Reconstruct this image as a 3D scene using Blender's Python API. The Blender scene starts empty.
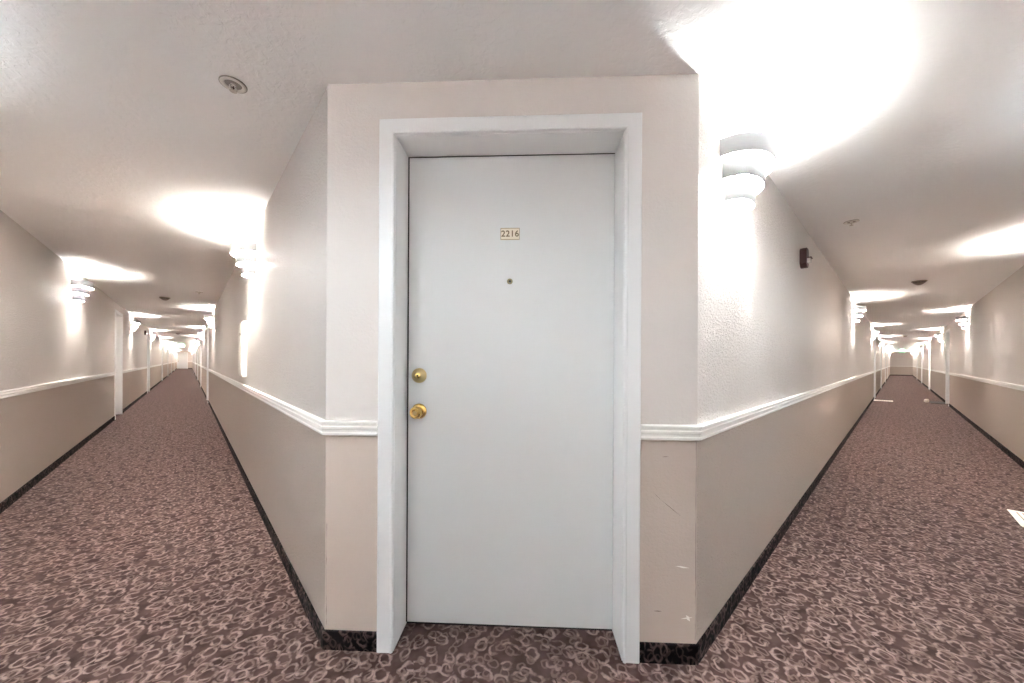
import bpy, bmesh, math, random
from mathutils import Matrix, Vector

random.seed(7)
S2 = math.sqrt(2.0)
PI = math.pi
scene = bpy.context.scene
COL = scene.collection

# ------------------------------------------------------------------ dimensions (metres)
H = 2.265            # ceiling height
XL, XR = -1.035, 0.41       # left hallway, outer and inner wall faces
YL, YR = 0.52, -0.95        # right hallway, inner and outer wall faces
CK = 1.963                  # corner wall plane x + y = CK
CA = Vector((XR, CK - XR))  # left edge of the corner wall
CB = Vector((CK - YL, YL))  # right edge of the corner wall
LEND, REND = 62.4, 50.0     # far ends of the hallways
WT = 0.22                   # wall thickness
T22 = math.tan(math.radians(22.5))

# ------------------------------------------------------------------ object helpers
def link(name, bm, mat, parent=None, smooth=False):
    me = bpy.data.meshes.new(name)
    bmesh.ops.recalc_face_normals(bm, faces=bm.faces)
    bm.to_mesh(me); bm.free()
    if smooth:
        for p in me.polygons: p.use_smooth = True
    o = bpy.data.objects.new(name, me)
    if isinstance(mat, (list, tuple)):
        for m in mat: me.materials.append(m)
    elif mat: me.materials.append(mat)
    COL.objects.link(o)
    if parent: o.parent = parent
    return o

def empty(name, loc, rz=0.0):
    o = bpy.data.objects.new(name, None)
    o.empty_display_size = 0.1
    COL.objects.link(o); o.location = loc; o.rotation_euler = (0, 0, rz)
    return o

def tag(o, label=None, cat=None, group=None, kind=None):
    if label: o['label'] = label
    if cat: o['category'] = cat
    if group: o['group'] = group
    if kind: o['kind'] = kind
    return o

def copy_tree(o, parent=None):
    c = o.copy(); COL.objects.link(c)
    if parent: c.parent = parent
    for ch in list(o.children):
        copy_tree(ch, c)
    return c

def box(bm, x0, x1, y0, y1, z0, z1, M=None):
    vs = []
    for x, y, z in ((x0,y0,z0),(x1,y0,z0),(x1,y1,z0),(x0,y1,z0),(x0,y0,z1),(x1,y0,z1),(x1,y1,z1),(x0,y1,z1)):
        p = Vector((x, y, z))
        vs.append(bm.verts.new(M @ p if M else p))
    for f in ((0,3,2,1),(4,5,6,7),(0,1,5,4),(1,2,6,5),(2,3,7,6),(3,0,4,7)):
        bm.faces.new([vs[i] for i in f])
    return vs

def bevel_all(bm, w, seg=2, angle=0.5):
    es = [e for e in bm.edges if len(e.link_faces) == 2 and e.calc_face_angle(0) > angle]
    bmesh.ops.bevel(bm, geom=es, offset=w, segments=seg, affect='EDGES', profile=0.6)

def prism(bm, pts, z0, z1, M=None):
    lo = [bm.verts.new((M @ Vector((x, y, z0))) if M else (x, y, z0)) for x, y in pts]
    hi = [bm.verts.new((M @ Vector((x, y, z1))) if M else (x, y, z1)) for x, y in pts]
    n = len(pts)
    bm.faces.new(lo[::-1]); bm.faces.new(hi)
    for i in range(n):
        bm.faces.new((lo[i], lo[(i+1) % n], hi[(i+1) % n], hi[i]))

def lathe(bm, prof, M=None, n=32):
    """revolve (r, h) profile about local z"""
    rings = []
    for r, h in prof:
        if r < 1e-6:
            p = Vector((0, 0, h)); rings.append([bm.verts.new(M @ p if M else p)])
        else:
            rg = []
            for k in range(n):
                a = 2 * PI * k / n
                p = Vector((r * math.cos(a), r * math.sin(a), h))
                rg.append(bm.verts.new(M @ p if M else p))
            rings.append(rg)
    for a, b in zip(rings, rings[1:]):
        for k in range(n):
            k2 = (k + 1) % n
            if len(a) == 1 and len(b) == 1: continue
            if len(a) == 1: bm.faces.new((a[0], b[k], b[k2]))
            elif len(b) == 1: bm.faces.new((a[k], b[0], a[k2]))
            else: bm.faces.new((a[k], b[k], b[k2], a[k2]))

TO_Y = Matrix.Rotation(PI/2, 4, 'X')     # local z axis -> -y (into the hallway)

# ------------------------------------------------------------------ materials
def new_mat(name):
    m = bpy.data.materials.new(name); m.use_nodes = True
    nt = m.node_tree
    b = nt.nodes['Principled BSDF']
    return m, nt, b

def lin(r, g, b):
    f = lambda c: (c/255/12.92) if c/255 <= 0.04045 else ((c/255+0.055)/1.055)**2.4
    return (f(r), f(g), f(b), 1)

def simple(name, col, rough=0.5, metal=0.0, bump=0.0, bscale=200):
    m, nt, b = new_mat(name)
    b.inputs['Base Color'].default_value = col
    b.inputs['Roughness'].default_value = rough
    b.inputs['Metallic'].default_value = metal
    if bump:
        g = nt.nodes.new('ShaderNodeNewGeometry')
        n = nt.nodes.new('ShaderNodeTexNoise'); n.inputs['Scale'].default_value = bscale
        nt.links.new(g.outputs['Position'], n.inputs['Vector'])
        bp = nt.nodes.new('ShaderNodeBump'); bp.inputs['Strength'].default_value = bump
        bp.inputs['Distance'].default_value = 0.002
        nt.links.new(n.outputs['Fac'], bp.inputs['Height'])
        nt.links.new(bp.outputs['Normal'], b.inputs['Normal'])
    return m

def math_node(nt, op, a, b=None, c=None):
    n = nt.nodes.new('ShaderNodeMath'); n.operation = op
    for i, v in enumerate((a, b, c)):
        if v is None: continue
        if isinstance(v, (int, float)): n.inputs[i].default_value = v
        else: nt.links.new(v, n.inputs[i])
    return n.outputs[0]

def mix_col(nt, fac, a, b):
    n = nt.nodes.new('ShaderNodeMix'); n.data_type = 'RGBA'
    if isinstance(fac, (int, float)): n.inputs[0].default_value = fac
    else: nt.links.new(fac, n.inputs[0])
    for i, v in ((6, a), (7, b)):
        if isinstance(v, tuple): n.inputs[i].default_value = v
        else: nt.links.new(v, n.inputs[i])
    return n.outputs[2]

def ramp01(nt, val, lo, hi):
    n = nt.nodes.new('ShaderNodeMapRange'); n.clamp = True
    nt.links.new(val, n.inputs['Value'])
    n.inputs['From Min'].default_value = lo; n.inputs['From Max'].default_value = hi
    return n.outputs['Result']

WALL_UP = lin(219, 211, 206)
WALL_LO = lin(197, 181, 170)

def stucco(nt, b, dist, scale, strength=1.0):
    g = nt.nodes.new('ShaderNodeNewGeometry')
    n1 = nt.nodes.new('ShaderNodeTexNoise'); n1.inputs['Scale'].default_value = scale
    n1.inputs['Detail'].default_value = 3.0; n1.inputs['Roughness'].default_value = 0.55
    n1.inputs['Distortion'].default_value = 0.6
    nt.links.new(g.outputs['Position'], n1.inputs['Vector'])
    h = ramp01(nt, n1.outputs['Fac'], 0.44, 0.62)       # flattened blobs: knock-down texture
    bp = nt.nodes.new('ShaderNodeBump'); bp.inputs['Strength'].default_value = strength
    bp.inputs['Distance'].default_value = dist
    nt.links.new(h, bp.inputs['Height'])
    nt.links.new(bp.outputs['Normal'], b.inputs['Normal'])
    return g

def wall_material(name, dist, scale):
    m, nt, b = new_mat(name)
    g = stucco(nt, b, dist, scale)
    sp = nt.nodes.new('ShaderNodeSeparateXYZ'); nt.links.new(g.outputs['Position'], sp.inputs[0])
    up = math_node(nt, 'GREATER_THAN', sp.outputs['Z'], 0.885)
    n2 = nt.nodes.new('ShaderNodeTexNoise'); n2.inputs['Scale'].default_value = 2.2
    n2.inputs['Detail'].default_value = 4
    nt.links.new(g.outputs['Position'], n2.inputs['Vector'])
    c = mix_col(nt, up, WALL_LO, WALL_UP)
    c = mix_col(nt, math_node(nt, 'MULTIPLY', ramp01(nt, n2.outputs['Fac'], 0.35, 0.75), 0.10), c, lin(203, 188, 177))
    nt.links.new(c, b.inputs['Base Color'])
    b.inputs['Roughness'].default_value = 0.62
    b.inputs['Specular IOR Level'].default_value = 0.35
    return m

M_WALL = wall_material('stucco_wall_paint', 0.006, 105)
M_WALLC = wall_material('smooth_wall_paint', 0.0004, 90)

M_CEIL, nt, b = new_mat('ceiling_paint')
b.inputs['Base Color'].default_value = lin(249, 248, 247); b.inputs['Roughness'].default_value = 0.7
stucco(nt, b, 0.0009, 34)

def carpet(name, dark, mid, light, vertical=False):
    m, nt, b = new_mat(name)
    g = nt.nodes.new('ShaderNodeNewGeometry')
    sp = nt.nodes.new('ShaderNodeSeparateXYZ'); nt.links.new(g.outputs['Position'], sp.inputs[0])
    cb = nt.nodes.new('ShaderNodeCombineXYZ')
    if vertical:
        nt.links.new(math_node(nt, 'SUBTRACT', sp.outputs['X'], sp.outputs['Y']), cb.inputs[0])
        nt.links.new(sp.outputs['Z'], cb.inputs[1])
    else:
        nt.links.new(sp.outputs['X'], cb.inputs[0]); nt.links.new(sp.outputs['Y'], cb.inputs[1])
    wob = nt.nodes.new('ShaderNodeTexNoise'); wob.inputs['Scale'].default_value = 34; wob.inputs['Detail'].default_value = 1
    nt.links.new(cb.outputs[0], wob.inputs['Vector'])
    vm = nt.nodes.new('ShaderNodeVectorMath'); vm.operation = 'MULTIPLY_ADD'
    nt.links.new(wob.outputs['Color'], vm.inputs[0])
    vm.inputs[1].default_value = (0.024, 0.024, 0.0)
    nt.links.new(cb.outputs[0], vm.inputs[2])
    def loops(scale, offs, rad, wid, squash):
        # one oval loop per cell, each turned its own way
        sh = nt.nodes.new('ShaderNodeVectorMath'); sh.operation = 'ADD'
        nt.links.new(vm.outputs[0], sh.inputs[0]); sh.inputs[1].default_value = (offs, offs*0.7, 0)
        v = nt.nodes.new('ShaderNodeTexVoronoi'); v.voronoi_dimensions = '2D'; v.feature = 'F1'
        v.inputs['Scale'].default_value = scale; v.inputs['Randomness'].default_value = 0.9
        nt.links.new(sh.outputs[0], v.inputs['Vector'])
        df = nt.nodes.new('ShaderNodeVectorMath'); df.operation = 'SUBTRACT'
        nt.links.new(sh.outputs[0], df.inputs[0]); nt.links.new(v.outputs['Position'], df.inputs[1])
        cs = nt.nodes.new('ShaderNodeSeparateColor'); nt.links.new(v.outputs['Color'], cs.inputs[0])
        ro = nt.nodes.new('ShaderNodeVectorRotate'); ro.rotation_type = 'Z_AXIS'
        nt.links.new(df.outputs[0], ro.inputs['Vector'])
        nt.links.new(math_node(nt, 'MULTIPLY', cs.outputs[0], 6.283), ro.inputs['Angle'])
        sc = nt.nodes.new('ShaderNodeVectorMath'); sc.operation = 'MULTIPLY'
        nt.links.new(ro.outputs[0], sc.inputs[0]); sc.inputs[1].default_value = (1.0, squash, 0.0)
        ln = nt.nodes.new('ShaderNodeVectorMath'); ln.operation = 'LENGTH'; nt.links.new(sc.outputs[0], ln.inputs[0])
        rr = math_node(nt, 'MULTIPLY_ADD', cs.outputs[1], rad*0.35, rad*0.78)
        d = math_node(nt, 'ABSOLUTE', math_node(nt, 'SUBTRACT', ln.outputs['Value'], rr))
        return math_node(nt, 'SUBTRACT', 1.0, ramp01(nt, d, wid*0.35, wid))
    ring = loops(16.0, 0.0, 0.0285, 0.0095, 1.4)
    r2 = math_node(nt, 'MULTIPLY', loops(18.0, 3.3, 0.0200, 0.0075, 1.4), 0.40)
    brk = nt.nodes.new('ShaderNodeTexNoise'); brk.inputs['Scale'].default_value = 22; brk.inputs['Detail'].default_value = 2
    nt.links.new(g.outputs['Position'], brk.inputs['Vector'])
    msk = ramp01(nt, brk.outputs['Fac'], 0.36, 0.56)
    tot = math_node(nt, 'MAXIMUM', math_node(nt, 'MULTIPLY', ring, msk), r2)
    fib = nt.nodes.new('ShaderNodeTexNoise'); fib.inputs['Scale'].default_value = 260; fib.inputs['Detail'].default_value = 3
    nt.links.new(g.outputs['Position'], fib.inputs['Vector'])
    tot = math_node(nt, 'MULTIPLY', tot, math_node(nt, 'MULTIPLY_ADD', fib.outputs['Fac'], 1.1, 0.40))
    big = nt.nodes.new('ShaderNodeTexNoise'); big.inputs['Scale'].default_value = 14; big.inputs['Detail'].default_value = 2
    nt.links.new(g.outputs['Position'], big.inputs['Vector'])
    base = mix_col(nt, ramp01(nt, big.outputs['Fac'], 0.35, 0.65), dark, mid)
    c = mix_col(nt, tot, base, light)
    nt.links.new(c, b.inputs['Base Color'])
    b.inputs['Roughness'].default_value = 0.95
    b.inputs['Specular IOR Level'].default_value = 0.12
    bp = nt.nodes.new('ShaderNodeBump'); bp.inputs['Strength'].default_value = 0.6; bp.inputs['Distance'].default_value = 0.004
    nt.links.new(math_node(nt, 'ADD', tot, math_node(nt, 'MULTIPLY', fib.outputs['Fac'], 0.5)), bp.inputs['Height'])
    nt.links.new(bp.outputs['Normal'], b.inputs['Normal'])
    return m

M_CARPET = carpet('loop_pattern_carpet', lin(49, 32, 29), lin(72, 53, 49), lin(127, 107, 101))
M_CBASE = carpet('dark_carpet_base', lin(9, 5, 5), lin(15, 8, 8), lin(80, 64, 61), True)

M_TRIM = simple('white_gloss_trim', lin(236, 236, 236), 0.35, bump=0.05, bscale=60)
M_DOOR = simple('white_door_paint', lin(220, 220, 219), 0.38, bump=0.06, bscale=25)
M_RAIL = simple('cream_white_rail_paint', lin(240, 237, 233), 0.35)
M_BRASS = simple('polished_brass', lin(214, 182, 110), 0.18, 1.0)
M_BRASSD = simple('aged_brass', lin(206, 184, 136), 0.32, 1.0)
M_DARK = simple('dark_slot', (0.01, 0.009, 0.008, 1), 0.5)
M_PLATE = simple('ivory_plate', lin(232, 220, 200), 0.45)
M_RIM = simple('plate_edge_brown', lin(168, 148, 116), 0.5)
M_DIGIT = simple('brown_digit', lin(112, 92, 62), 0.5)
M_LENS = simple('peephole_glass', (0.05, 0.06, 0.045, 1), 0.1)
M_PEEP = simple('dull_brass_ring', lin(150, 140, 108), 0.35, 1.0)
M_RED = simple('dark_red_plastic', lin(58, 11, 9), 0.6)
M_CLEAR = simple('strobe_lens', lin(235, 232, 225), 0.12)
M_PLASTIC = simple('white_plastic', lin(224, 219, 212), 0.45)
M_GREYP = simple('grey_detector_plastic', lin(150, 138, 128), 0.5)
M_CHROME = simple('satin_chrome', lin(190, 182, 172), 0.3, 1.0)
M_CUP = simple('shadow_cup', lin(150, 142, 134), 0.5, 0.3)
M_CAB = simple('cabinet_enamel', lin(240, 236, 228), 0.35)
M_PAPER = simple('newsprint', lin(238, 228, 216), 0.8)
M_INK = simple('print_ink', lin(150, 140, 130), 0.8)
M_MAT = simple('dark_mat_rubber', lin(26, 18, 17), 0.9, bump=0.4, bscale=300)
M_CHIP = simple('bare_plaster_chip', lin(244, 238, 232), 0.8)
M_SCUFF = simple('grey_scuff', lin(136, 120, 112), 0.8)
M_SLOT = simple('black_gap', (0.006, 0.005, 0.005, 1), 0.9)

# sconce bands: thin white translucent acrylic
M_BAND, nt, b = new_mat('white_acrylic_band')
b.inputs['Base Color'].default_value = lin(232, 232, 231); b.inputs['Roughness'].default_value = 0.35
tr = nt.nodes.new('ShaderNodeBsdfTranslucent'); tr.inputs['Color'].default_value = lin(240, 238, 234)
mx = nt.nodes.new('ShaderNodeMixShader'); mx.inputs[0].default_value = 0.03
nt.links.new(b.outputs[0], mx.inputs[1]); nt.links.new(tr.outputs[0], mx.inputs[2])
nt.links.new(mx.outputs[0], nt.nodes['Material Output'].inputs['Surface'])

M_BANDO = simple('light_grey_band_enamel', lin(136, 136, 138), 0.4)  # outer faces coloured darker than the inside to hold back the lamp glare

def emit(name, col, strength):
    m = bpy.data.materials.new(name); m.use_nodes = True
    nt = m.node_tree; nt.nodes.clear()
    e = nt.nodes.new('ShaderNodeEmission'); e.inputs[0].default_value = col; e.inputs[1].default_value = strength
    o = nt.nodes.new('ShaderNodeOutputMaterial'); nt.links.new(e.outputs[0], o.inputs[0])
    return m
M_BULB = emit('warm_bulb_glow', (1.0, 0.955, 0.89, 1), 480.0)
M_BULBN = emit('neutral_bulb_glow', (0.95, 0.985, 0.985, 1), 330.0)
M_BULBC = emit('cool_bulb_glow', (0.87, 1.0, 1.09, 1), 250.0)
M_GREEN = emit('exit_sign_green', (0.10, 0.62, 0.30, 1), 1.6)
M_SIGNW = emit('exit_sign_white', (0.9, 1.0, 0.92, 1), 2.2)

# ------------------------------------------------------------------ hallway layout
# door centres along each wall
D_LL = [10.62, 17.9, 26.9, 34.4, 41.7, 50.0]       # left hallway, outer wall (runs along +y)
D_LR = [12.95, 19.9, 26.5, 34.0, 42.0]             # left hallway, inner wall
D_RL = [16.7, 23.2, 31.0, 38.5]                    # right hallway, inner wall (runs along +x)
D_RR = [15.75, 24.1, 31.5, 39.0]                   # right hallway, outer wall
OPW, OPH = 0.902, 2.052    # door opening
CW = 0.063                 # casing width

def frame(axis, face, sign):
    """matrix: local x along the wall, local -y into the hallway, z up"""
    pass

def wall_matrix(origin, ndir):
    """ndir: unit vector into the hallway"""
    y = Vector((-ndir[0], -ndir[1], 0)); z = Vector((0, 0, 1)); x = y.cross(z)
    M = Matrix(((x.x, y.x, 0, origin[0]), (x.y, y.y, 0, origin[1]), (0, 0, 1, 0), (0, 0, 0, 1)))
    return M

MW = {
    'LL': wall_matrix((XL, 0), (1, 0)),      # x local -> +y? resolved by sign below
    'LR': wall_matrix((XR, 0), (-1, 0)),
    'RL': wall_matrix((0, YL), (0, -1)),
    'RR': wall_matrix((0, YR), (0, 1)),
    'C':  wall_matrix((CK/2, CK/2), (-1/S2, -1/S2)),
    'LE': wall_matrix((0, LEND), (0, -1)),
    'RE': wall_matrix((REND, 0), (-1, 0)),
}
def u_of(key, t):
    """distance along the hallway -> local x of that wall"""
    M = MW[key]
    d = Vector((M[0][0], M[1][0]))
    if key in ('LL', 'LR', 'RE'): return t * d.y
    return t * d.x
def rz_of(key):
    M = MW[key]; return math.atan2(M[1][0], M[0][0])

def wall(name, key, u0, u1, opens, mat, label, ztop=H + 0.1, cut=None):
    if u0 > u1: u0, u1 = u1, u0
    bm = bmesh.new(); M = MW[key]
    cur = u0
    for c in sorted(opens):
        a, b_ = c - OPW/2, c + OPW/2
        box(bm, cur, a, 0, WT, -0.05, ztop, M)
        box(bm, a, b_, 0, WT, OPH, ztop, M)
        cur = b_
    box(bm, cur, u1, 0, WT, -0.05, ztop, M)
    o = link(name, bm, mat)
    return tag(o, label, 'wall', kind='structure')

# floor and ceiling: L-shaped slabs with the cut corner
outline = [(XL-WT, YR-WT), (REND+WT, YR-WT), (REND+WT, YL+WT), (CB.x+WT*T22, YL+WT),
           (XR+WT, CA.y+WT*T22), (XR+WT, LEND+WT), (XL-WT, LEND+WT)]
bm = bmesh.new(); prism(bm, outline, -0.05, 0.0)
tag(link('floor', bm, M_CARPET), 'maroon brown carpet with pale loop pattern running down both hallways', 'floor', kind='structure')
bm = bmesh.new(); prism(bm, outline, H, H+0.12)
tag(link('ceiling', bm, M_CEIL), 'white textured ceiling over both hallways', 'ceiling', kind='structure')

wall('wall_left', 'LL', u_of('LL', YR-WT), u_of('LL', LEND+WT), [u_of('LL', d) for d in D_LL], M_WALL,
     'two-tone beige outer wall on the left side of the left hallway')
wall('wall_left_inner', 'LR', u_of('LR', CA.y), u_of('LR', LEND+WT), [u_of('LR', d) for d in D_LR], M_WALL,
     'two-tone beige wall on the right side of the left hallway')
wall('wall_right_inner', 'RL', u_of('RL', CB.x), u_of('RL', REND+WT), [u_of('RL', d) for d in D_RL], M_WALL,
     'two-tone beige stucco wall on the left side of the right hallway')
wall('wall_right', 'RR', u_of('RR', XL), u_of('RR', REND+WT), [u_of('RR', d) for d in D_RR], M_WALL,
     'two-tone beige outer wall on the right side of the right hallway')
END_DOOR = -0.53
wall('wall_left_end', 'LE', XL, XR, [END_DOOR], M_WALL, 'short wall with a white door closing the far end of the left hallway')
wall('wall_right_end', 'RE', u_of('RE', YR), u_of('RE', YL), [], M_WALL, 'blank two-tone wall closing the far end of the right hallway')

# angled corner wall with its door opening
SA = (CA.x - CA.y)/S2; SB = (CB.x - CB.y)/S2        # ends in local x
DC = -0.078                                         # centre of the door
o0, o1 = DC - OPW/2, DC + OPW/2
bm = bmesh.new(); M = MW['C']
prism(bm, [(SA, 0), (o0, 0), (o0, WT), (SA + WT*T22, WT)], -0.05, H+0.1, M)
prism(bm, [(o1, 0), (SB, 0), (SB - WT*T22, WT), (o1, WT)], -0.05, H+0.1, M)
box(bm, o0, o1, 0, WT, OPH, H+0.1, M)
wc = tag(link('wall_corner', bm, M_WALLC), 'narrow angled corner wall around the white apartment door', 'wall', kind='structure')

# paint damage on the corner wall (kept as children of the wall)
def decal(name, pts, mat, key='C', parent=wc, t=0.0012):
    bm = bmesh.new(); Mk = MW[key]
    lo = [bm.verts.new(Mk @ Vector((x, 0.0004, z))) for x, z in pts]
    hi = [bm.verts.new(Mk @ Vector((x, -t, z))) for x, z in pts]
    n = len(pts)
    bm.faces.new(lo); bm.faces.new(hi[::-1])
    for i in range(n): bm.faces.new((lo[i], hi[i], hi[(i+1) % n], lo[(i+1) % n]))
    return link(name, bm, mat, parent)
def streak(x0, z0, x1, z1, w):
    dx, dz = x1-x0, z1-z0; L = math.hypot(dx, dz); nx, nz = -dz/L*w, dx/L*w
    return [(x0, z0), (x0+dx*.4+nx, z0+dz*.4+nz), (x1, z1), (x0+dx*.6-nx, z0+dz*.6-nz)]
PX = 1.366/353.6
def cpt(u, v):    # photo pixel on the corner wall, measured once, to local metres
    return (SB + (u-696)*PX*1.0, 1.156 - (v-362.4)*PX)
for (a, b2, w, m) in (((675, 565.5), (689, 567), 0.0035, M_CHIP), ((681, 618), (692, 616), 0.0025, M_CHIP),
                      ((686, 614), (690, 620), 0.006, M_CHIP), ((661, 500), (681, 516), 0.0013, M_SCUFF),
                      ((654, 493), (661, 500), 0.0009, M_SCUFF), ((655, 611), (662, 611), 0.0018, M_SCUFF),
                      ((662, 457), (668, 456.5), 0.0012, M_SCUFF)):
    (x0, z0), (x1, z1) = cpt(*a), cpt(*b2)
    decal('paint_chip' if m is M_CHIP else 'scuff_mark', streak(x0, z0, x1, z1, w), m)
# hairline cracks along the corner beads
def crack(x, z0, z1, w):
    pts = []; n = 26
    for k in range(n+1):
        pts.append((x + random.uniform(-.0006, .0006) + w*random.uniform(.3, 1), z0 + (z1-z0)*k/n))
    for k in range(n, -1, -1):
        pts.append((x + random.uniform(-.0006, .0006) - w*random.uniform(.1, .6), z0 + (z1-z0)*k/n))
    return pts
decal('corner_crack', crack(SB-0.0035, 0.09, 0.85, 0.0011), M_SCUFF, t=0.0006)
decal('corner_crack', crack(SA+0.006, 0.09, 0.5, 0.0009), M_SCUFF, t=0.0006)

# ------------------------------------------------------------------ chair rails and carpet baseboards
RAIL = [(0.0005, .857), (0.012, .857), (0.017, .861), (0.017, .868), (0.013, .871), (0.013, .880), (0.020, .884),
        (0.020, .893), (0.015, .896), (0.015, .902), (0.021, .905), (0.021, .912), (0.016, .916), (0.0005, .916)]
BASE = [(0.0005, 0.0), (0.009, 0.0), (0.009, .071), (0.007, .075), (0.0005, .075)]

def run(bm, key, prof, u0, u1, k0=0.0, k1=0.0):
    """extrude profile (protrusion, z) along local x; k = how much each end grows per unit protrusion"""
    M = MW[key]
    A = [bm.verts.new(M @ Vector((u0 - k0*p, -p, z))) for p, z in prof]
    B = [bm.verts.new(M @ Vector((u1 + k1*p, -p, z))) for p, z in prof]
    n = len(prof)
    bm.faces.new(A); bm.faces.new(B[::-1])
    for i in range(n): bm.faces.new((A[i], B[i], B[(i+1) % n], A[(i+1) % n]))

def run_wall(name, key, u0, u1, opens, prof, mat, label, cat, k0=0, k1=0):
    if u0 > u1: u0, u1 = u1, u0
    bm = bmesh.new(); cur = u0; kk = k0
    for c in sorted(opens):
        run(bm, key, prof, cur, c - OPW/2 - CW + 0.0005, kk, 0); kk = 0
        cur = c + OPW/2 + CW - 0.0005
    run(bm, key, prof, cur, u1, kk, k1)
    return tag(link(name, bm, mat), label, cat, kind='structure')

G = 0.02
specs = [
    ('LL', u_of('LL', YR), u_of('LL', LEND), [u_of('LL', d) for d in D_LL], 'outer wall of the left hallway', 'left', -1, -1),
    ('LR', u_of('LR', CA.y), u_of('LR', LEND), [u_of('LR', d) for d in D_LR], 'inner wall of the left hallway', 'left_inner', None, None),
    ('C', SA, SB, [DC], 'angled corner wall on both sides of the apartment door', 'corner', T22, T22),
    ('RL', u_of('RL', CB.x), u_of('RL', REND), [u_of('RL', d) for d in D_RL], 'inner wall of the right hallway', 'right_inner', None, None),
    ('RR', u_of('RR', XL), u_of('RR', REND), [u_of('RR', d) for d in D_RR], 'outer wall of the right hallway', 'right', -1, -1),
    ('LE', XL, XR, [END_DOOR], 'far end wall of the left hallway', 'left_end', -1, -1),
    ('RE', u_of('RE', YR), u_of('RE', YL), [], 'far end wall of the right hallway', 'right_end', -1, -1),
]
for i, (key, u0, u1, op, where, side, k0, k1) in enumerate(specs):
    if k0 is None:      # one end mitres onto the corner wall, the far end meets the end wall
        corner = u0
        lo_is_corner = u0 < u1
        k0, k1 = (T22, -1) if lo_is_corner else (-1, T22)
    run_wall('trim_%d' % (i+1), key, u0, u1, op, RAIL, M_RAIL, 'white ridged chair rail on the ' + where, 'chair rail', k0, k1)
    run_wall('baseboard_' + side, key, u0, u1, op, BASE, M_CBASE, 'dark carpet baseboard along the ' + where, 'baseboard', k0, k1)

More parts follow.
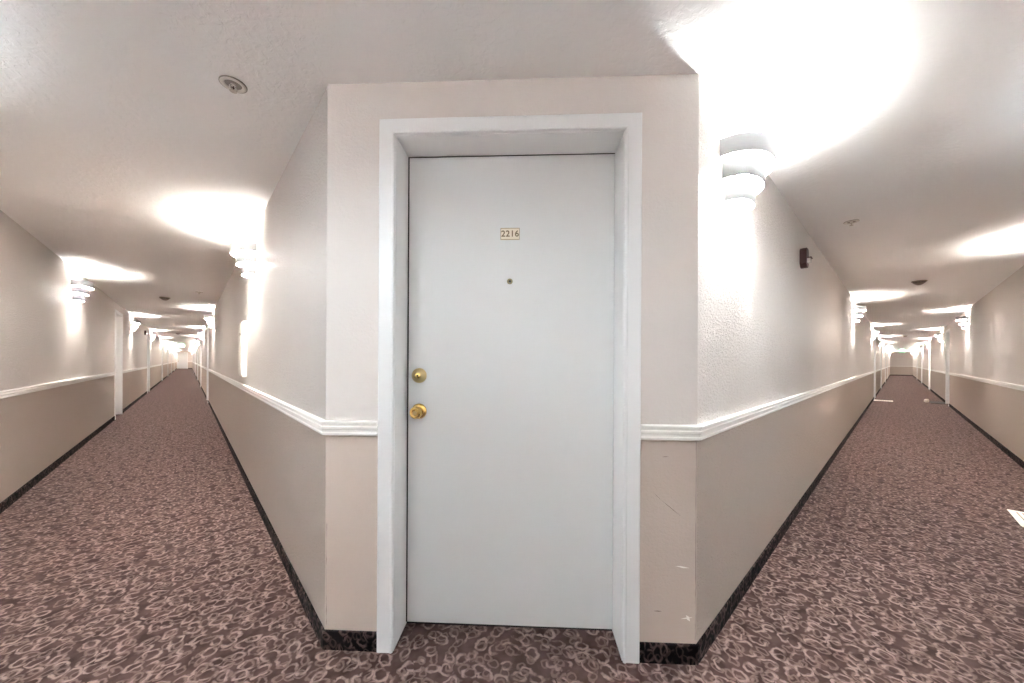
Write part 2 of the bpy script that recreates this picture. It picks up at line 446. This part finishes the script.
# ------------------------------------------------------------------ doors
REC = 0.143
def make_door(name, full):
    root = empty(name, (0, 0, 0))
    # panel
    bm = bmesh.new(); box(bm, -OPW/2+0.0078, OPW/2-0.0035, REC, REC+0.042, 0.012, OPH-0.006)
    bevel_all(bm, 0.0015, 1)
    link('door_panel', bm, M_DOOR, root)
    # jamb lining (two sides and head, with a stop behind)
    bm = bmesh.new()
    jt = 0.004
    box(bm, -OPW/2, -OPW/2+jt*0.5, -0.002, WT, 0.0, OPH)
    box(bm, OPW/2-jt*0.5, OPW/2, -0.002, WT, 0.0, OPH)
    box(bm, -OPW/2, OPW/2, -0.002, WT, OPH-jt*0.5, OPH)
    box(bm, -OPW/2+0.0021, -OPW/2+0.016, REC+0.044, WT, 0.0, OPH-0.003)
    box(bm, OPW/2-0.016, OPW/2-0.0021, REC+0.044, WT, 0.0, OPH-0.003)
    link('door_jamb', bm, M_TRIM, root)
    # casing: one mitred frame with an inner bead
    bm = bmesh.new()
    prof = [(0.0, 0.0005), (0.0, -0.010), (0.004, -0.014), (0.009, -0.014), (0.012, -0.0115), (CW-0.004, -0.013), (CW, -0.009), (CW, 0.0005)]
    loops = []
    for (ux, sx, z, fz) in ((-OPW/2, -1, 0.0, 0), (-OPW/2, -1, OPH, 1), (OPW/2, 1, OPH, 1), (OPW/2, 1, 0.0, 0)):
        loops.append([bm.verts.new((ux + sx*p, y, z + fz*p)) for p, y in prof])
    n = len(prof)
    for a, b_ in zip(loops, loops[1:]):
        for i in range(n): bm.faces.new((a[i], b_[i], b_[(i+1) % n], a[(i+1) % n]))
    bm.faces.new(loops[0]); bm.faces.new(loops[-1][::-1])
    link('door_casing', bm, M_TRIM, root)
    # black strip painting in the shade of the gap between jamb and panel
    bm = bmesh.new()
    box(bm, -OPW/2+0.0025, -OPW/2+0.0075, REC-0.0015, REC+0.02, 0.012, OPH-0.003)
    box(bm, -OPW/2+0.0076, OPW/2-0.0035, REC-0.0010, REC+0.02, OPH-0.0058, OPH-0.0025)
    link('weather_strip', bm, M_SLOT, root)
    # black block standing in for the shade under the panel
    bm = bmesh.new(); box(bm, -OPW/2+0.003, OPW/2-0.003, REC+0.006, WT, 0.0, 0.0115)
    link('door_sill', bm, M_SLOT, root)
    # knob
    kx = -0.473 + 0.078
    kz = 0.936
    Mk = Matrix.Translation((kx, REC, kz)) @ TO_Y
    bm = bmesh.new()
    lathe(bm, [(0.0, 0.0), (0.0335, 0.0), (0.0335, 0.003), (0.030, 0.007), (0.022, 0.010), (0.0, 0.0102)], Mk, 40)
    kn = link('door_knob', bm, M_BRASS, root, True)
    bm = bmesh.new()
    lathe(bm, [(0.012, 0.010), (0.011, 0.024), (0.014, 0.030), (0.022, 0.036), (0.0262, 0.046), (0.0255, 0.054), (0.021, 0.060),
               (0.012, 0.0625), (0.011, 0.0605), (0.0, 0.060)], Mk, 40)
    link('knob_ball', bm, M_BRASS, kn, True)
    bm = bmesh.new(); lathe(bm, [(0.0095, 0.060), (0.0095, 0.0635), (0.0, 0.064)], Mk, 24)
    box(bm, -0.0012, 0.0012, -0.004, 0.004, 0.0638, 0.0645, Mk)
    link('keyhole_button', bm, M_BRASSD, kn, False)
    # deadbolt
    Mk = Matrix.Translation((kx, REC, 1.092)) @ TO_Y
    bm = bmesh.new()
    lathe(bm, [(0.0, 0.0), (0.033, 0.0), (0.0325, 0.006), (0.029, 0.013), (0.020, 0.020), (0.017, 0.0235), (0.0, 0.024)], Mk, 40)
    db = link('deadbolt', bm, M_BRASSD, root, True)
    bm = bmesh.new(); lathe(bm, [(0.0125, 0.0235), (0.0122, 0.0285), (0.0095, 0.030), (0.0, 0.030)], Mk, 28)
    link('lock_cylinder', bm, M_BRASS, db, True)
    bm = bmesh.new(); lathe(bm, [(0.0, 0.0302), (0.0045, 0.0302), (0.0045, 0.0309), (0.0, 0.0309)], Mk, 14)
    link('keyhole', bm, M_DARK, db)
    if full:
        bm = bmesh.new(); lathe(bm, [(0.0118, 0.0), (0.0125, 0.003), (0.0105, 0.0055), (0.0075, 0.005), (0.006, 0.0)], Matrix.Translation((0, REC, 1.502)) @ TO_Y, 28)
        ph = link('peephole', bm, M_PEEP, root, True)
        bm = bmesh.new(); lathe(bm, [(0.006, 0.0025), (0.004, 0.0042), (0.0, 0.0048)], Matrix.Translation((0, REC, 1.502)) @ TO_Y, 20)
        link('peephole_lens', bm, M_LENS, ph, True)
        bm = bmesh.new(); box(bm, -0.0415, 0.0415, REC-0.003, REC, 1.682, 1.733); bevel_all(bm, 0.0012, 1)
        np = link('number_plate', bm, M_PLATE, root)
        bm = bmesh.new()
        for x0, x1, z0, z1 in ((-0.0415, 0.0415, 1.682, 1.6845), (-0.0415, 0.0415, 1.7305, 1.733), (-0.0415, -0.039, 1.6846, 1.7304), (0.039, 0.0415, 1.6846, 1.7304)):
            box(bm, x0, x1, REC-0.0042, REC-0.0031, z0, z1)
        link('plate_rim', bm, M_RIM, np)
        cu = bpy.data.curves.new('plate_number', 'FONT'); cu.body = '2216'; cu.size = 0.037
        cu.align_x = 'CENTER'; cu.align_y = 'CENTER'; cu.extrude = 0.0006; cu.offset = 0.0005
        cu.space_character = 1.06
        cu.materials.append(M_DIGIT)
        tx = bpy.data.objects.new('plate_number', cu); COL.objects.link(tx); tx.parent = np
        tx.location = (0.0, REC-0.0034, 1.7075); tx.rotation_euler = (PI/2, 0, 0)
    return root

d1 = make_door('door_1', True)
d1.location = (MW['C'] @ Vector((DC, 0, 0)))
d1.rotation_euler = (0, 0, rz_of('C'))
tag(d1, 'large white apartment door 2216 with brass knob and deadbolt in the angled corner', 'door', kind='structure')

ORD = ['first', 'second', 'third', 'fourth', 'fifth', 'sixth', 'seventh', 'eighth', 'ninth', 'tenth', 'eleventh']
proto = make_door('door_2', False); used = False; num = 2
door_lists = [('LL', D_LL, 'left wall of the left hallway'), ('LR', D_LR, 'right wall of the left hallway'),
              ('RL', D_RL, 'left wall of the right hallway'), ('RR', D_RR, 'right wall of the right hallway')]
for key, ds, where in door_lists:
    for i, t in enumerate(ds):
        d = proto if not used else copy_tree(proto)
        used = True
        d.name = 'door_%d' % num; num += 1
        d.location = MW[key] @ Vector((u_of(key, t), 0, 0)); d.rotation_euler = (0, 0, rz_of(key))
        tag(d, '%s white cased door along the %s' % (ORD[i], where), 'door', 'apartment doors along the hallways', 'structure')
d = copy_tree(proto); d.name = 'door_%d' % num
d.location = MW['LE'] @ Vector((END_DOOR, 0, 0)); d.rotation_euler = (0, 0, 0)
tag(d, 'white door facing the viewer at the far end of the left hallway', 'door', kind='structure')

# ------------------------------------------------------------------ tiered wall sconces
def sup(a, b_, t, e=2.3):
    c, s = math.cos(t), math.sin(t)
    return (a*math.copysign(abs(c)**(2/e), c), -b_*abs(s)**(2/e))
TIERS = [(0.180, 0.158, 2.040, 2.114), (0.146, 0.118, 1.956, 2.041), (0.106, 0.083, 1.872, 1.957)]
def make_sconce():
    root = empty('wall_sconce', (0, 0, 0))
    z_base = 0
    bm = bmesh.new()
    w = [t[0] for t in TIERS]
    pts = []
    for (a, b_, z0, z1) in TIERS[::-1]: pts += [(a-0.004, z0), (a-0.004, z1-0.004)]
    outline = pts + [(-x, z) for x, z in pts[::-1]]
    lo = [bm.verts.new((x, 0.0005, z)) for x, z in outline]; hi = [bm.verts.new((x, -0.005, z)) for x, z in outline]
    n = len(outline)
    bm.faces.new(lo); bm.faces.new(hi[::-1])
    for i in range(n): bm.faces.new((lo[i], hi[i], hi[(i+1) % n], lo[(i+1) % n]))
    link('back_plate', bm, M_PLASTIC, root)
    for (a, b_, z0, z1) in TIERS:
        bm = bmesh.new(); N = 40; th = 0.0035
        ring = []
        for k in range(N+1):
            t = PI*k/N
            xo, yo = sup(a, b_, t); xi, yi = sup(a-th, b_-th, t)
            ring.append([bm.verts.new((xo, yo, z0)), bm.verts.new((xo, yo, z1)), bm.verts.new((xi, yi, z1)), bm.verts.new((xi, yi, z0))])
        for p, q in zip(ring, ring[1:]):
            for i in range(4): bm.faces.new((p[i], q[i], q[(i+1) % 4], p[(i+1) % 4]))
        bm.faces.new(ring[0]); bm.faces.new(ring[-1][::-1])
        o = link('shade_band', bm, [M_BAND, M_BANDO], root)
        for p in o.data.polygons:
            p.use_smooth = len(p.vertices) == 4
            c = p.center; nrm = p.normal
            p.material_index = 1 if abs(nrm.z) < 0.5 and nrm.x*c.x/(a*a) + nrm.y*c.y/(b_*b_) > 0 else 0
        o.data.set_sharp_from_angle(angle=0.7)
    # lamp holder and bulb
    # holder clipped to the back plate and a tall frosted lamp standing in front of it
    bm = bmesh.new(); box(bm, -0.012, 0.012, -0.0195, -0.0045, 1.93, 2.07); bevel_all(bm, 0.003, 1)
    lh = link('lamp_holder', bm, M_PLASTIC, root)
    bm = bmesh.new(); lathe(bm, [(0.0, 1.915), (0.009, 1.917), (0.018, 1.928), (0.022, 1.948), (0.022, 2.062), (0.018, 2.078), (0.009, 2.086), (0.0, 2.088)], Matrix.Translation((0, -0.045, 0)), 12)
    link('light_bulb', bm, M_BULB, lh, True)
    return root
S_LL = [0.6, 1.95, 6.85, 12.8, 18.95, 25.0, 31.1, 37.2, 43.3, 49.4, 55.5, 60.9]  # first two unseen: one set by the door's shadow, one added for brightness
S_LR = [3.72, 10.1, 16.1, 22.2, 28.3, 34.4, 40.5, 46.6, 52.7, 58.8]
S_RL = [1.86, 8.4, 14.7, 20.9, 27.1, 33.3, 39.5, 45.7]
S_RR = [-0.6, 2.5, 5.5, 11.6, 17.7, 23.9, 30.0, 36.2, 42.4, 48.0]  # first two are out of view, added to brighten the corner
sc_lab = {
    'LL': 'left wall of the left hallway', 'LR': 'right wall of the left hallway',
    'RL': 'left wall of the right hallway', 'RR': 'right wall of the right hallway'}
proto_s = make_sconce(); used = False
for key, ds in (('RL', S_RL), ('LL', S_LL), ('LR', S_LR), ('RR', S_RR)):
    i = 0
    for t in ds:
        s = copy_tree(proto_s)
        used = True
        s.location = MW[key] @ Vector((u_of(key, t), 0, 0)); s.rotation_euler = (0, 0, rz_of(key))
        if key == 'LL' and t < 3:
            lab = 'white tiered sconce on the left outer wall, ' + ('facing the angled door' if t < 1 else 'facing the mouth of the left hallway')
        elif key == 'RR' and t < 3:
            lab = 'white tiered sconce on the right outer wall, ' + ('facing the angled door' if t < 0 else 'facing the stucco wall beside the corner')
        elif key == 'RL' and i == 0:
            lab = 'largest lit white three-tier sconce, on the stucco wall right of the door'; i += 1
        else:
            lab = '%s lit white three-tier sconce along the %s' % (ORD[i], sc_lab[key]); i += 1
        if t < 2.6:
            mb = M_BULBN if key == 'RL' else M_BULBC
            for ch in s.children_recursive:
                if ch.name.startswith('light_bulb'):
                    ch.material_slots[0].link = 'OBJECT'; ch.material_slots[0].material = mb
        tag(s, lab, 'wall light', 'tiered sconces along the hallways')

for ch in list(proto_s.children_recursive) + [proto_s]:
    bpy.data.objects.remove(ch)

# ------------------------------------------------------------------ ceiling devices
def make_sprinkler():
    root = empty('ceiling_sprinkler', (0, 0, H))
    bm = bmesh.new(); lathe(bm, [(0.052, 0.0), (0.052, -0.004), (0.048, -0.008), (0.040, -0.009), (0.036, -0.007), (0.034, -0.001)], None, 40)
    link('escutcheon', bm, M_PLASTIC, root, True)
    bm = bmesh.new(); lathe(bm, [(0.0522, 0.0), (0.0545, 0.0), (0.0545, -0.004), (0.0522, -0.005)], None, 40)
    link('escutcheon_rim', bm, M_CUP, root)
    bm = bmesh.new(); lathe(bm, [(0.0345, -0.0012), (0.0, -0.0012)], None, 32)
    link('recess_cup', bm, M_CUP, root)  # flat grey disc, its colour stands for the shaded recess
    bm = bmesh.new()
    lathe(bm, [(0.011, -0.001), (0.011, -0.008), (0.006, -0.010), (0.0, -0.010)], None, 16)
    for sx in (-1, 1):
        prev = None
        for k in range(7):
            a = k/6
            x = sx*(0.004 + 0.0125*math.sin(PI*min(1, a*1.05)))
            z = -0.008 - 0.030*a
            if prev: box(bm, min(prev[0], x)-0.0016, max(prev[0], x)+0.0016, -0.0022, 0.0022, z, prev[1])
            prev = (x, z)
    fr = link('sprinkler_frame', bm, M_PLASTIC, root)
    bm = bmesh.new(); lathe(bm, [(0.0, -0.037), (0.015, -0.037), (0.015, -0.0385), (0.0, -0.0395)], None, 20)
    link('deflector', bm, M_CHROME, root)
    bm = bmesh.new(); lathe(bm, [(0.0, -0.010), (0.0022, -0.011), (0.0022, -0.030), (0.0, -0.031)], None, 10)
    link('glass_bulb', bm, M_RED, root, True)
    return root
sp = make_sprinkler(); sp.scale = (0.84, 0.84, 0.75); sp.location = (0.13, 1.81, H); sp.rotation_euler = (0, 0, 0.5)
tag(sp, 'white recessed sprinkler head in the ceiling nearest the door, upper left', 'sprinkler', 'ceiling sprinklers')
s2 = copy_tree(sp); s2.location = (3.83, 0.25, H); s2.rotation_euler = (0, 0, 0.2)
tag(s2, 'small recessed sprinkler in the right hallway ceiling, beyond the red fire alarm', 'sprinkler', 'ceiling sprinklers')
s3 = copy_tree(sp); s3.location = (0.13, 7.75, H)
tag(s3, 'faint recessed sprinkler in the left hallway ceiling, beside the nearest smoke detector', 'sprinkler', 'ceiling sprinklers')

def make_smoke():
    root = empty('smoke_detector', (0, 0, H))
    bm = bmesh.new(); lathe(bm, [(0.0, 0.0), (0.072, 0.0), (0.072, -0.008), (0.066, -0.014), (0.0, -0.014)], None, 36)
    link('mounting_base', bm, M_GREYP, root)
    bm = bmesh.new(); lathe(bm, [(0.058, -0.0135), (0.054, -0.026), (0.044, -0.036), (0.030, -0.046), (0.018, -0.052), (0.0, -0.054)], None, 36)
    link('sensor_dome', bm, M_GREYP, root, True)
    bm = bmesh.new()
    for k in range(12):
        Mr = Matrix.Rotation(2*PI*k/12, 4, 'Z')
        box(bm, 0.050, 0.0575, -0.010, 0.010, -0.0235, -0.0165, Mr)
    link('sensor_vent', bm, M_DARK, root)
    return root
sm = make_smoke(); sm.location = (7.25, -0.19, H)
tag(sm, 'grey domed smoke detector on the right hallway ceiling, nearest', 'smoke detector', 'smoke detectors')
for (x, y, lab) in ((-0.31, 8.85, 'grey domed smoke detector on the left hallway ceiling, nearest'),
                    (-0.32, 20.5, 'distant smoke detector on the left hallway ceiling, before the exit sign'),
                    (21.0, -0.19, 'distant smoke detector on the right hallway ceiling, before the exit sign')):
    c = copy_tree(sm); c.location = (x, y, H); tag(c, lab, 'smoke detector', 'smoke detectors')

# ------------------------------------------------------------------ fire alarm horn strobes
def make_horn():
    root = empty('fire_alarm', (0, 0, 0))
    bm = bmesh.new()
    pts = [(-0.055, 0.02), (-0.02, -0.012), (0.02, -0.012), (0.055, 0.02), (0.055, 0.135), (0.035, 0.155), (-0.035, 0.155), (-0.055, 0.135)]
    Mh = Matrix(((1,0,0,0),(0,0,-1,0),(0,1,0,0),(0,0,0,1)))
    prism(bm, pts, -0.0005, 0.042, Mh); bevel_all(bm, 0.006, 2, 0.6)
    h = link('alarm_housing', bm, M_RED, root)
    bm = bmesh.new()
    for k in range(5): box(bm, -0.03, 0.03, -0.0432, -0.0410, 0.092+k*0.011, 0.097+k*0.011)
    link('horn_grille', bm, M_DARK, root)
    bm = bmesh.new(); box(bm, -0.028, 0.028, -0.062, -0.0415, 0.028, 0.062); bevel_all(bm, 0.008, 3)
    link('strobe_lens', bm, M_CLEAR, root)
    bm = bmesh.new(); box(bm, -0.034, 0.034, -0.068, -0.0415, 0.064, 0.072); bevel_all(bm, 0.002, 1)
    link('strobe_hood', bm, M_RED, root)
    return root
hn = make_horn(); hn.location = MW['RL'] @ Vector((3.56, 0, 1.912)); hn.rotation_euler = (0, 0, rz_of('RL'))
tag(hn, 'dark red fire alarm horn strobe on the right hallway wall beyond the big sconce', 'fire alarm', 'fire alarms')
hn.scale = (1, 1, 0.88)
h2 = copy_tree(hn); h2.location = MW['LL'] @ Vector((u_of('LL', 16.3), 0, 1.95)); h2.rotation_euler = (0, 0, rz_of('LL'))
tag(h2, 'tiny dark fire alarm on the far left hallway wall beside the second door', 'fire alarm', 'fire alarms')

# ------------------------------------------------------------------ white cabinet on the left hallway's inner wall
cab = empty('wall_cabinet', MW['LR'] @ Vector((u_of('LR', 4.30), 0, 1.0)), rz_of('LR'))
tag(cab, 'slim white wall cabinet above the chair rail in the left hallway', 'cabinet')
bm = bmesh.new(); box(bm, -0.13, 0.13, -0.034, -0.0005, 0, 0.52); bevel_all(bm, 0.002, 1)
link('cabinet_body', bm, M_CAB, cab)
bm = bmesh.new(); box(bm, -0.112, 0.112, -0.041, -0.0345, 0.018, 0.502); bevel_all(bm, 0.003, 2)
cd = link('cabinet_door', bm, M_CAB, cab)
bm = bmesh.new(); lathe(bm, [(0.0, 0.0), (0.010, 0.0), (0.009, 0.008), (0.013, 0.014), (0.010, 0.018), (0.0, 0.019)], Matrix.Translation((0.085, -0.041, 0.40)) @ TO_Y, 20)
link('door_catch', bm, M_CHROME, cd, True)

# ------------------------------------------------------------------ exit signs
def make_exit():
    root = empty('exit_sign', (0, 0, 0))
    bm = bmesh.new(); box(bm, -0.16, 0.16, -0.03, 0.03, 1.995, 2.185); bevel_all(bm, 0.004, 1)
    link('sign_housing', bm, M_PLASTIC, root)
    bm = bmesh.new(); box(bm, -0.045, 0.045, -0.02, 0.02, 2.1845, H); link('sign_bracket', bm, M_PLASTIC, root)
    bm = bmesh.new(); box(bm, -0.150, 0.150, -0.0325, -0.0302, 2.005, 2.175); face = link('sign_face', bm, M_GREEN, root)
    bm = bmesh.new()      # white running figure and doorway
    y0, y1 = -0.0345, -0.0326
    Mh = Matrix(((1,0,0,0),(0,0,1,0),(0,1,0,0),(0,0,0,1)))
    def poly(pts): prism(bm, [(x, 2.09+z) for x, z in pts], y0, y1, Mh)
    poly([(0.018*math.cos(a*PI/5)-0.012, 0.055+0.016*math.sin(a*PI/5)) for a in range(10)])
    poly([(-0.03, 0.034), (0.004, 0.036), (-0.006, -0.012), (-0.034, -0.010)])
    poly([(-0.008, -0.010), (0.03, -0.030), (0.012, -0.072), (0.002, -0.068), (0.012, -0.034), (-0.03, -0.016)])
    poly([(-0.034, -0.008), (-0.020, -0.018), (-0.045, -0.046), (-0.085, -0.044), (-0.085, -0.034), (-0.050, -0.035)])
    poly([(0.0, 0.034), (0.044, 0.012), (0.04, 0.004), (-0.002, 0.020)])
    poly([(-0.03, 0.034), (-0.066, 0.020), (-0.070, -0.008), (-0.060, -0.008), (-0.054, 0.012), (-0.026, 0.022)])
    for q in ((0.075, 0.085, -0.075, 0.07), (0.125, 0.135, -0.075, 0.07)):
        poly([(q[0], q[2]), (q[1], q[2]), (q[1], q[3]), (q[0], q[3])])
    poly([(0.0851, 0.06), (0.1249, 0.06), (0.1249, 0.07), (0.0851, 0.07)])
    link('running_figure', bm, M_SIGNW, face)
    return root
ex = make_exit(); ex.location = (-0.32, 32.0, 0)
tag(ex, 'green lit exit sign hanging from the ceiling far down the left hallway', 'exit sign', 'exit signs')
e2 = copy_tree(ex); e2.location = (38.5, -0.2, 0); e2.rotation_euler = (0, 0, -PI/2)
tag(e2, 'green lit exit sign hanging from the ceiling far down the right hallway', 'exit sign', 'exit signs')

# ------------------------------------------------------------------ things lying on the carpet
def make_paper(name, w, d, loc, rz, label, cat):
    root = empty(name, loc, rz)
    bm = bmesh.new()
    for k, (dx, dy, a) in enumerate(((0, 0, 0), (0.004, -0.003, 0.012), (-0.003, 0.004, -0.01))):
        z = 0.0008 + 0.0022*k
        Mr = Matrix.Translation((dx, dy, 0)) @ Matrix.Rotation(a, 4, 'Z')
        box(bm, -w/2, w/2, -d/2, d/2, z, z+0.0016, Mr)
    link('folded_pages', bm, M_PAPER, root)
    bm = bmesh.new(); zt = 0.0072
    for k in range(9):
        yy = -d/2 + d*(k+1)/10.5
        box(bm, -w*0.42, w*0.40, yy, yy+d*0.028, zt, zt+0.0003)
    link('printed_lines', bm, M_INK, root)
    tag(root, label, cat)
    return root
make_paper('newspaper', 0.42, 0.28, (4.583, -0.735, 0), 0.03, 'white folded paper on the carpet at the right edge of the photo', 'newspaper')
make_paper('newspaper', 0.36, 0.40, (15.85, 0.30, 0), 0.0, 'pale folded paper on the right hallway carpet by the left wall door', 'newspaper')
bm = bmesh.new(); box(bm, -0.42, 0.42, -0.14, 0.14, 0.0, 0.012); bevel_all(bm, 0.003, 1)
mt = link('door_mat', bm, M_MAT); mt.location = (16.30, -0.79, 0)
tag(mt, 'narrow dark mat on the right hallway carpet against the right wall', 'door mat')
bm = bmesh.new(); bmesh.ops.create_icosphere(bm, subdivisions=3, radius=0.05)
for v in bm.verts: v.co *= 1 + random.uniform(-0.12, 0.10)
pb = link('paper_ball', bm, M_PAPER); pb.location = (16.3, -0.585, 0.047)
tag(pb, 'small white crumpled ball at the end of the dark mat', 'crumpled paper')

# ------------------------------------------------------------------ camera, world, colour management
F = 353.6
cam = bpy.data.cameras.new('camera'); co = bpy.data.objects.new('camera', cam); COL.objects.link(co)
cam.sensor_fit = 'HORIZONTAL'; cam.sensor_width = 36.0; cam.lens = F/1024*36.0
cam.shift_y = 19.9/1024; cam.clip_start = 0.02; cam.clip_end = 200
A = math.atan2(324, F)
co.matrix_world = Matrix.Translation((0, 0, 1.156)) @ Matrix.Rotation(-A, 4, 'Z') @ Matrix.Rotation(PI/2, 4, 'X') @ Matrix.Rotation(math.radians(0.3), 4, 'Z')
scene.camera = co

w = bpy.data.worlds.new('world'); scene.world = w; w.use_nodes = True
w.node_tree.nodes['Background'].inputs[0].default_value = (1, 0.96, 0.92, 1)
w.node_tree.nodes['Background'].inputs[1].default_value = 0.0

vs = scene.view_settings
vs.view_transform = 'Standard'; vs.look = 'None'; vs.gamma = 1.0; vs.use_curve_mapping = False
vs.exposure = 3.32
cy = scene.cycles
cy.use_denoising = True
cy.max_bounces = 14; cy.diffuse_bounces = 10; cy.glossy_bounces = 4; cy.transmission_bounces = 6
cy.sample_clamp_indirect = 8.0
cy.caustics_reflective = False; cy.caustics_refractive = False
